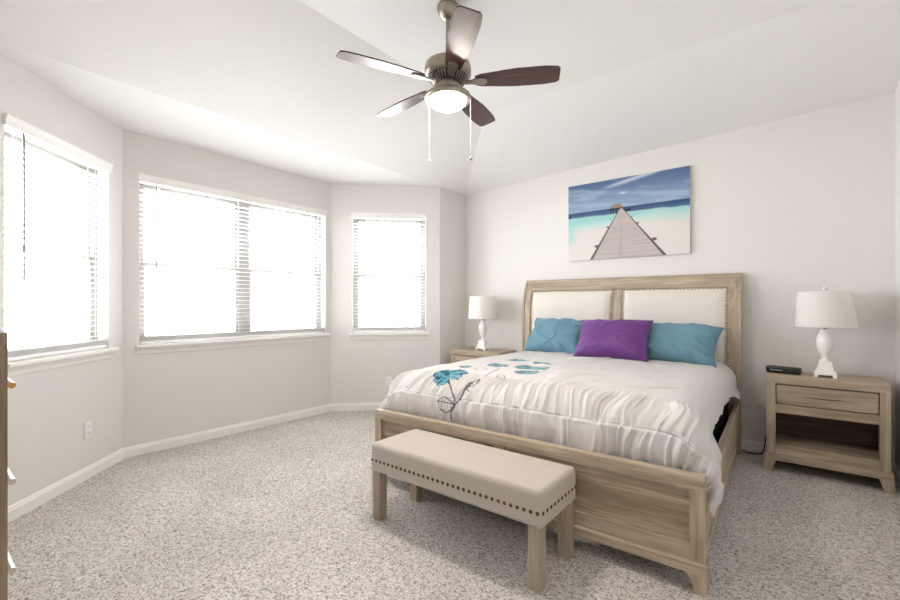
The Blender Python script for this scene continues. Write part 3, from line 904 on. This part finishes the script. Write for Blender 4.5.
# ------------------------------------------------------------------ nightstands (origin at floor, centre of the back; front faces -y)
def make_nightstand(loc, label):
    r = thing('nightstand', label, 'nightstand', loc, 0, 'greyed oak nightstands beside the bed')
    w, d0, d1 = 0.338, -0.42, 0.0
    # body: sides, top, back, shelf
    bm = newbm()
    pts = [(-w, d1), (-w, d0 + 0.0), (w - 0.0, d0 + 0.0), (w, d1)]
    box(bm, -w, w, d0, d1, 0.664, 0.724, bev=0.010)
    obj('top', bm, M_oak_x, r, 35)
    for s in (-1, 1):
        bm = newbm(); x = sorted((s * w, s * (w - 0.056))); 
        box(bm, x[0], x[1], d0, d0 + 0.04, 0.13, 0.672, bev=0.003)
        obj('stile', bm, M_oak_z, r, 35)
        bm = newbm(); x = sorted((s * w, s * (w - 0.022))); box(bm, x[0], x[1], d0 + 0.035, d1, 0.13, 0.668, bev=0.002)
        obj('side_panel', bm, M_oak_z, r, 35)
    bobj('crossrail', M_oak_x, r, (-w + 0.05, w - 0.05, d0 + 0.002, d0 + 0.05, 0.447, 0.512))
    bobj('bottom_rail', M_oak_x, r, (-w + 0.05, w - 0.05, d0 + 0.001, d0 + 0.05, 0.13, 0.205))
    bobj('shelf', M_oak_x, r, (-w + 0.02, w - 0.02, d0 + 0.04, d1 - 0.01, 0.185, 0.2))
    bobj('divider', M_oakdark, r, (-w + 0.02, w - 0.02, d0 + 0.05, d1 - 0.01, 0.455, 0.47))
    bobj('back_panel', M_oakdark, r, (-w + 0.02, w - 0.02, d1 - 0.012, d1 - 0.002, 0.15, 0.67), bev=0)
    dr = bobj('drawer', M_oak_x, r, (-w + 0.062, w - 0.062, d0 + 0.004, d0 + 0.30, 0.520, 0.656), bev=0.003)
    bm = newbm()
    a, b, z0, z1, t = -w + 0.062, w - 0.062, 0.520, 0.656, 0.011
    for q in ((a, b, z0, z0 + t), (a, b, z1 - t, z1), (a, a + t, z0, z1), (b - t, b, z0, z1)):
        box(bm, q[0], q[1], d0 - 0.003, d0 + 0.006, q[2], q[3], bev=0.003)
    obj('drawer_bead', bm, M_oak_x, dr, 35)
    # carved finger pull: a shallow eye-shaped lip with a dark groove under it
    bm = newbm(); n = 24
    up = [(-0.15 + 0.30 * i / n, 0.590 + 0.016 * math.sin(PI * i / n)) for i in range(n + 1)]
    lo = [(0.15 - 0.30 * i / n, 0.590 - 0.004 * math.sin(PI * i / n)) for i in range(1, n)]
    prism(bm, up + lo, 'y', d0 - 0.008, d0 + 0.006)
    hd = obj('pull', bm, M_oak_x, dr, 50)
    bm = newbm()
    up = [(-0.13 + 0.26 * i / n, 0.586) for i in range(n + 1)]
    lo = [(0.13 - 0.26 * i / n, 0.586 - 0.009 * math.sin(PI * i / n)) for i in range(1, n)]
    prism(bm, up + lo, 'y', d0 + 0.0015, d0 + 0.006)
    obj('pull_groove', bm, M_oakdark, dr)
    # plinth with flared bracket feet
    bm = newbm()
    W = w + 0.012
    prism(bm, [(-W, 0.136), (W, 0.136), (W, 0.088), (-W, 0.088)], 'y', d0 - 0.012, d1)
    obj('plinth', bm, M_oak_x, r)
    for s in (-1, 1):
        for y0, y1 in ((d0 - 0.013, d0 + 0.05), (d1 - 0.05, d1)):
            bm = newbm(); xo = s * (W + 0.0015)
            prism(bm, [(xo + s * 0.004, 0), (xo - s * 0.046, 0), (xo - s * 0.055, 0.03), (xo - s * 0.075, 0.09), (xo, 0.09)], 'y', y0, y1)
            obj('foot', bm, M_oak_z, r)
    return r
NSR = make_nightstand((0.155, 4.525, 0), 'greyed oak nightstand with open shelf, right of the bed')
NSL = make_nightstand((-2.945, 4.525, 0), 'greyed oak nightstand left of the bed, mostly hidden behind the comforter')

# ------------------------------------------------------------------ lamps
def make_lamp(loc, label, skew):
    r = thing('table_lamp', label, 'lamp', loc, 0, 'white table lamps on the nightstands')
    bm = newbm()
    h = 0.064
    squares(bm, [(h, 0.018), (h, 0.030), (h - 0.006, 0.034), (h - 0.013, 0.045), (h - 0.02, 0.07), (h - 0.025, 0.095), (h - 0.026, 0.108), (h - 0.036, 0.115)])
    for sx in (-1, 1):
        for sy in (-1, 1):
            x = sorted((sx * h, sx * (h - 0.022))); y = sorted((sy * h, sy * (h - 0.022)))
            box(bm, x[0], x[1], y[0], y[1], 0.0, 0.019)
    obj('base', bm, M_white_ceramic, r, 40)
    bm = newbm()
    lathe(bm, [(0.0, 0.112), (0.030, 0.114), (0.033, 0.122), (0.024, 0.130), (0.020, 0.142), (0.024, 0.155), (0.036, 0.185), (0.047, 0.220), (0.052, 0.255), (0.049, 0.290), (0.037, 0.322), (0.029, 0.335), (0.031, 0.345), (0.027, 0.353), (0.0, 0.354)])
    obj('body', bm, M_white_ceramic, r, 60)
    bm = newbm(); lathe(bm, [(0.0, 0.352), (0.012, 0.353), (0.011, 0.40), (0.0, 0.41)], seg=20)
    obj('neck', bm, M_nickel, r, 50)
    bm = newbm(); tube(bm, [(0, 0, 0.40), (0, 0, 0.645)], 0.004)
    for k in range(3):
        a = k * 2 * PI / 3
        tube(bm, [(0, 0, 0.632), (0.15 * math.cos(a), 0.15 * math.sin(a), 0.632)], 0.0025)
    obj('harp', bm, M_nickel, r, 50)
    bm = newbm(); seg = 64
    rings = []
    for rad, z, dx in ((0.180, 0.372, 0.004), (0.180, 0.376, 0.004), (0.156, 0.632, skew), (0.156, 0.636, skew)):
        rings.append([bm.verts.new((dx + rad * math.cos(2 * PI * i / seg), rad * math.sin(2 * PI * i / seg), z)) for i in range(seg)])
    for a, b in zip(rings, rings[1:]):
        for i in range(seg): bm.faces.new((a[i], a[(i + 1) % seg], b[(i + 1) % seg], b[i]))
    o = obj('lamp_shade', bm, M_shade, r, 50)
    md = o.modifiers.new('t', 'SOLIDIFY'); md.thickness = 0.003
    bm = newbm(); ball(bm, (0, 0, 0.658), 0.014, 16, 10); tube(bm, [(0, 0, 0.636), (0, 0, 0.65)], 0.006)
    obj('finial', bm, M_white_ceramic, r, 60)
    return r
make_lamp((0.164, 4.29, 0.7245), 'white table lamp on the right nightstand beside the black gadget', -0.008)
make_lamp((-2.93, 4.29, 0.7245), 'white table lamp on the left nightstand in the room corner', -0.004)

# black gadget on the right nightstand
r = thing('remote_gadget', 'glossy black gadget with rounded ends lying on the right nightstand', 'gadget', (-0.082, 4.29, 0.7245), R_(-12))
bm = newbm(); box(bm, -0.110, 0.110, -0.036, 0.036, 0.0, 0.054, bev=0.024, seg=6)
obj('body', bm, M_black, r, 60)
for x, y in ((-0.085, -0.012), (-0.06, -0.016), (-0.065, 0.01), (-0.018, -0.014), (-0.014, 0.012), (0.03, -0.012)):
    bm = newbm(); lathe(bm, [(0.0, 0.0565), (0.006, 0.0565), (0.007, 0.0535), (0, 0.0535)], (x, y, 0), 14); obj('button', bm, M_button, r, 50)
bm = newbm(); box(bm, -0.08, 0.0, -0.0375, -0.033, 0.020, 0.030, bev=0.001); obj('display_strip', bm, M_button, r, 40)

# power cord behind the right nightstand
bm = newbm()
pts = [(-0.19, 4.535, 0.30), (-0.195, 4.53, 0.2), (-0.21, 4.52, 0.10), (-0.22, 4.50, 0.03), (-0.235, 4.47, 0.008), (-0.29, 4.45, 0.006), (-0.345, 4.46, 0.006), (-0.37, 4.49, 0.006)]
def smooth(pts, k=3):
    for _ in range(k):
        q = [pts[0]]
        for a, b in zip(pts, pts[1:]):
            a = Vector(a); b = Vector(b); q += [a * 0.75 + b * 0.25, a * 0.25 + b * 0.75]
        q.append(pts[-1]); pts = q
    return pts
tube(bm, smooth(pts), 0.0045)
tag(obj('power_cord', bm, M_black, None, 60), 'black power cord on the carpet between the bed and the right nightstand', 'cord')
bm = newbm()
pts = [(0.50, 4.545, 0.24), (0.515, 4.54, 0.17), (0.53, 4.53, 0.10), (0.54, 4.50, 0.05), (0.545, 4.44, 0.008), (0.54, 4.40, 0.006)]
tube(bm, smooth(pts), 0.004)
tag(obj('power_cord', bm, M_black, None, 60), 'black power cord at the far side of the right nightstand, by the wall corner', 'cord')

# ------------------------------------------------------------------ canvas print over the bed
PX0, PX1, PZ0, PZ1 = -1.962, -0.776, 1.740, 2.556
ART = thing('canvas_print', 'wide canvas print of a wooden pier running into turquoise sea, above the bed', 'picture', ((PX0 + PX1) / 2, 4.566, (PZ0 + PZ1) / 2))
pw, ph = PX1 - PX0, PZ1 - PZ0
def painting():
    nu, nv = 300, 206
    u, v = np.meshgrid(np.linspace(0, 1, nu), np.linspace(0, 1, nv), indexing='ij')   # v down
    c3 = lambda r, g, b: np.array(srgb(r, g, b)[:3])
    def mix(a, b, t): return a * (1 - t[..., None]) + b * t[..., None]
    ones = np.ones(u.shape + (3,))
    hz = 0.368
    sky = mix(ones * c3(88, 110, 148), ones * c3(140, 162, 190), sstep(0.0, hz, v + 0.05 * fbm(u * 3, v * 3)))
    st = sstep(0.05, 0.5, fbm(u * 2.2 + v * 3.5, v * 13 - u * 3.0, 4))
    sky = mix(sky, ones * c3(172, 188, 206), st * 0.5)
    band = np.exp(-((v - (0.05 - 0.25 * (u - 0.52))) / 0.022) ** 2) * sstep(0.25, 0.5, u) * sstep(0.95, 0.7, u)
    sky = mix(sky, ones * c3(222, 228, 236), band * 0.7)
    cl = np.exp(-(((u - 0.49) / 0.03) ** 2 + ((v - 0.19) / 0.014) ** 2)); sky = mix(sky, ones * c3(235, 238, 240), np.clip(cl, 0, 1) * 0.6)
    far = 0.425 + 0.02 * u + 0.012 * fbm(u * 9, v * 2, 2)
    sea = mix(ones * c3(62, 80, 114), ones * c3(84, 118, 160), sstep(hz, far, v) * 0.6)
    sea = mix(sea, ones * c3(158, 205, 203), sstep(far - 0.012, far + 0.012, v))
    sand = v + 0.05 * fbm(u * 4, v * 5, 3) + np.where(u < 0.5, -0.10 * (0.5 - u), 0.02)
    sea = mix(sea, ones * c3(186, 216, 211), sstep(0.46, 0.56, sand))
    sea = mix(sea, ones * c3(220, 214, 209), sstep(0.52, 0.64, sand))
    lc = np.exp(-((u - 0.02) / 0.05) ** 2) * sstep(0.5, 0.6, v) * sstep(0.85, 0.7, v)
    sea = mix(sea, ones * c3(168, 208, 203), np.clip(lc, 0, 1) * 0.8)
    col = mix(sky, sea, sstep(hz - 0.003, hz + 0.003, v))
    # far boats and hut
    def rect(x0, x1, y0, y1, cc, k=1.0):
        nonlocal col
        m = sstep(x0 - 0.003, x0 + 0.003, u) * sstep(x1 + 0.003, x1 - 0.003, u) * sstep(y0 - 0.004, y0 + 0.004, v) * sstep(y1 + 0.004, y1 - 0.004, v)
        col = mix(col, ones * cc, m * k)
    dark = c3(46, 52, 58)
    rect(0.0, 0.025, 0.395, 0.43, dark)
    rect(0.56, 0.66, 0.418, 0.428, c3(70, 90, 100)); rect(0.66, 0.74, 0.424, 0.434, c3(60, 80, 90), 0.8)
    for x in (0.383, 0.405, 0.43, 0.452): rect(x, x + 0.010, 0.37, 0.44, dark)
    rect(0.375, 0.47, 0.365, 0.385, dark)
    roof = (v - 0.315) / 0.055; half = 0.026 + 0.040 * np.clip(roof, 0, 1)
    m = (roof > 0) * (roof < 1) * (np.abs(u - 0.435) < half); col = mix(col, ones * c3(150, 132, 116), m * 1.0)
    rect(0.50, 0.555, 0.395, 0.43, dark, 0.9)
    # pier
    apx, apv = 0.475, 0.385
    tt = np.clip((v - apv) / (1 - apv), 0, 1)
    xl = apx - 0.012 + (0.222 - apx + 0.012) * tt; xr = apx + 0.012 + (0.815 - apx - 0.012) * tt
    inside = (v > apv) * sstep(0, 0.004, u - xl) * sstep(0, 0.004, xr - u)
    depth = 1.0 / (tt + 0.03)
    plank = 0.5 + 0.5 * np.sin(depth * 0 + np.log(tt + 0.04) * 70)
    across = (u - xl) / (xr - xl + 1e-6)
    wood_ = mix(ones * c3(190, 181, 177), ones * c3(172, 163, 160), np.clip(plank * 0.5 + 0.5 * fbm(u * 6, v * 60, 2), 0, 1))
    wood_ = mix(wood_, ones * c3(146, 134, 130), np.exp(-((across - 0.42) / 0.03) ** 2) * 0.25)
    col = mix(col, wood_, inside)
    for xe, sgn in ((xl, -1), (xr, 1)):
        wd = 0.003 + 0.014 * tt
        m = (v > apv + 0.01) * sstep(wd, wd * 0.6, np.abs(u - xe - sgn * wd * 0.4)); col = mix(col, ones * c3(84, 80, 80), m * 0.95)
    for (x, y, q) in ((0.262, 0.83, 0.022), (0.362, 0.60, 0.013), (0.385, 0.50, 0.008), (0.74, 0.80, 0.024), (0.61, 0.585, 0.014), (0.565, 0.50, 0.009)):
        m = sstep(q, q * 0.6, np.sqrt((u - x) ** 2 + ((v - y) * 0.69 * 1.4) ** 2)); col = mix(col, ones * c3(96, 90, 88), m)
    P = np.stack([-pw / 2 + u * pw, np.full(u.shape, -0.0325), ph / 2 - v * ph], -1)
    return P, col
P, col = painting()
bobj('canvas_box', mat('canvas_edge', srgb(206, 204, 200), 0.8), ART, (-pw / 2, pw / 2, -0.032, 0.0, -ph / 2, ph / 2), bev=0.002)
grid_obj('printed_face', P, M_canvas, ART, False, col)

# ------------------------------------------------------------------ ceiling fan
FX, FY, FZ, FR = -1.573, 1.944, 2.532, 0.63
FAN = thing('ceiling_fan', 'five-bladed ceiling fan with lit bowl light and brushed nickel motor', 'ceiling fan', (FX, FY, H2), 0)
zz = lambda z: z - H2
def flathe(name, prof, m, parent=FAN, seg=48, sm=50):
    bm = newbm(); lathe(bm, [(r, zz(z)) for r, z in prof], (0, 0, 0), seg); return obj(name, bm, m, parent, sm)
flathe('canopy', [(0, H2 - 0.001), (0.060, H2 - 0.001), (0.062, H2 - 0.010), (0.060, H2 - 0.022), (0.055, H2 - 0.045), (0.040, H2 - 0.066), (0.022, H2 - 0.075), (0, H2 - 0.076)], M_nickel)
flathe('downrod', [(0, H2 - 0.07), (0.0125, H2 - 0.07), (0.0125, 2.66), (0, 2.66)], M_nickel, seg=20)
flathe('rod_collar', [(0, 2.705), (0.024, 2.703), (0.030, 2.690), (0.032, 2.665), (0, 2.660)], M_nickel, seg=28)
mh = flathe('motor_housing', [(0, 2.672), (0.060, 2.670), (0.105, 2.660), (0.128, 2.645), (0.134, 2.625), (0.134, 2.585), (0.128, 2.578), (0.118, 2.572), (0.0, 2.570)], M_nickel)
# vented lower motor cover: dark cone with bright fins
vent = flathe('vent_ring', [(0, 2.572), (0.112, 2.572), (0.104, 2.556), (0.078, 2.535), (0.0, 2.533)], M_slot)
for k in range(36):
    a = 2 * PI * k / 36
    bm = newbm()
    q = [(0.116, zz(2.573)), (0.108, zz(2.552)), (0.078, zz(2.528)), (0.068, zz(2.534)), (0.09, zz(2.57))]
    prism(bm, q, 'y', -0.0028, 0.0028)
    # prism along y uses (x,z)
    bmesh.ops.rotate(bm, verts=bm.verts[:], cent=(0, 0, 0), matrix=Matrix.Rotation(a, 3, 'Z'))
    obj('fin', bm, M_nickel, vent)
flathe('switch_housing', [(0, 2.540), (0.070, 2.540), (0.074, 2.520), (0.074, 2.490), (0.066, 2.480), (0, 2.478)], M_nickel)
flathe('light_fitter', [(0, 2.482), (0.085, 2.482), (0.120, 2.474), (0.134, 2.462), (0.136, 2.450), (0.130, 2.441), (0.114, 2.438), (0, 2.440)], M_nickel)
bowl = [(0.104, 2.442)]
for i in range(0, 11):
    t = i / 10 * PI / 2
    bowl.append((0.104 * math.cos(t), 2.437 - 0.046 * math.sin(t)))
flathe('light_bowl', bowl, M_glow, sm=170)

# blade: local x outwards
def blade_mesh():
    bm = newbm()
    n = 26
    r0, r1 = 0.155, FR
    top = []; bot = []
    for i in range(n + 1):
        t = i / n; x = r0 + (r1 - r0) * t
        w = 0.046 + 0.022 * float(sstep(0.0, 0.55, t))
        if t < 0.10: w *= math.sqrt(max(1 - ((0.10 - t) / 0.10) ** 2 * 0.55, 0))
        e = (t - 0.955) / 0.045
        if e > 0: w *= math.sqrt(max(1 - 0.40 * e ** 2.5, 0.0))
        w *= 1 - 0.14 * float(sstep(0.80, 1.0, t))
        top.append((x, w)); bot.append((x + (0.004 if e <= 0 else 0.004 * (1 - e)), -w))
    prism(bm, top + bot[::-1], 'z', -0.0035, 0.0035)
    bmesh.ops.rotate(bm, verts=bm.verts[:], cent=(0, 0, 0), matrix=Matrix.Rotation(R_(PITCH), 3, 'X'))
    return bm
def iron_mesh():
    bm = newbm()
    pts = []
    n = 16
    for i in range(n + 1):
        a = -PI / 2 + PI * i / n
        pts.append((0.205 + 0.022 * math.cos(a), 0.027 * math.sin(a)))
    pts += [(0.165, 0.024), (0.135, 0.014), (0.10, 0.013), (0.10, -0.013), (0.135, -0.014), (0.165, -0.024)]
    prism(bm, pts, 'z', -0.0115, -0.0040)
    bmesh.ops.rotate(bm, verts=bm.verts[:], cent=(0, 0, 0), matrix=Matrix.Rotation(R_(PITCH), 3, 'X'))
    return bm
PITCH = -12
a0 = 4.292
for i in range(5):
    a = a0 - i * 2 * PI / 5
    b = obj('blade', blade_mesh(), M_blade, FAN, 40)
    b.location = (0, 0, zz(FZ + 0.012)); b.rotation_euler = (0, 0, a)
    ir = obj('blade_iron', iron_mesh(), M_nickel, b, 40)
# pull chains
rv = Vector((math.cos(YAW), math.sin(YAW)))
for s, zend in ((-0.107, 2.105), (0.131, 2.115)):
    bm = newbm()
    x, y = rv.x * s, rv.y * s
    tube(bm, [(x, y, zz(2.455)), (x, y, zz(zend))], 0.0010, 6)
    ch = obj('pull_chain', bm, M_chain, FAN, 60)
    bm = newbm(); ball(bm, (x, y, zz(zend - 0.010)), 0.0085, 12, 8, (1, 1, 1.2))
    obj('chain_fob', bm, M_chain if s < 0 else mat('dark_fob', srgb(110, 104, 98), 0.4, 0.6), ch, 60)

# ------------------------------------------------------------------ chest of drawers at the left edge
CH = thing('chest_of_drawers', 'tall brown-grey wooden chest with bar pulls at the left picture edge', 'chest of drawers', (-1.5, 0.15, 0))
H = 1.195
bm = newbm(); box(bm, -0.92, 0.0, -0.46, -0.02, 0.06, H - 0.03, bev=0.003); obj('carcass', bm, M_chest, CH, 35)
bm = newbm(); box(bm, -0.93, 0.004, -0.47, 0.0, H - 0.03, H, bev=0.003); obj('top', bm, M_chest, CH, 35)
bm = newbm(); box(bm, -0.022, 0.003, -0.462, 0.0, 0.0, H - 0.029, bev=0.002); obj('end_panel', bm, M_chest, CH, 35)
bm = newbm(); box(bm, -0.923, -0.898, -0.462, 0.0, 0.0, H - 0.029, bev=0.002); obj('end_panel', bm, M_chest, CH, 35)
for i, zc in enumerate((1.045, 0.785, 0.545, 0.27)):
    hh = 0.105 if i < 3 else 0.13
    bm = newbm(); box(bm, -0.892, -0.028, -0.021, -0.002, zc - hh, zc + hh, bev=0.003); d = obj('drawer', bm, M_chest, CH, 35)
    bm = newbm()
    tube(bm, [(-0.80, 0.023, zc), (-0.15, 0.023, zc)], 0.0085, 12)
    for x in (-0.74, -0.175): tube(bm, [(x, -0.004, zc), (x, 0.023, zc)], 0.006, 8)
    obj('bar_pull', bm, M_brass if i == 0 else mat('lit_end_metal', srgb(214, 206, 194), 0.35, 0.7), d, 50)  # lower pulls paler: light on their ends is put into the colour
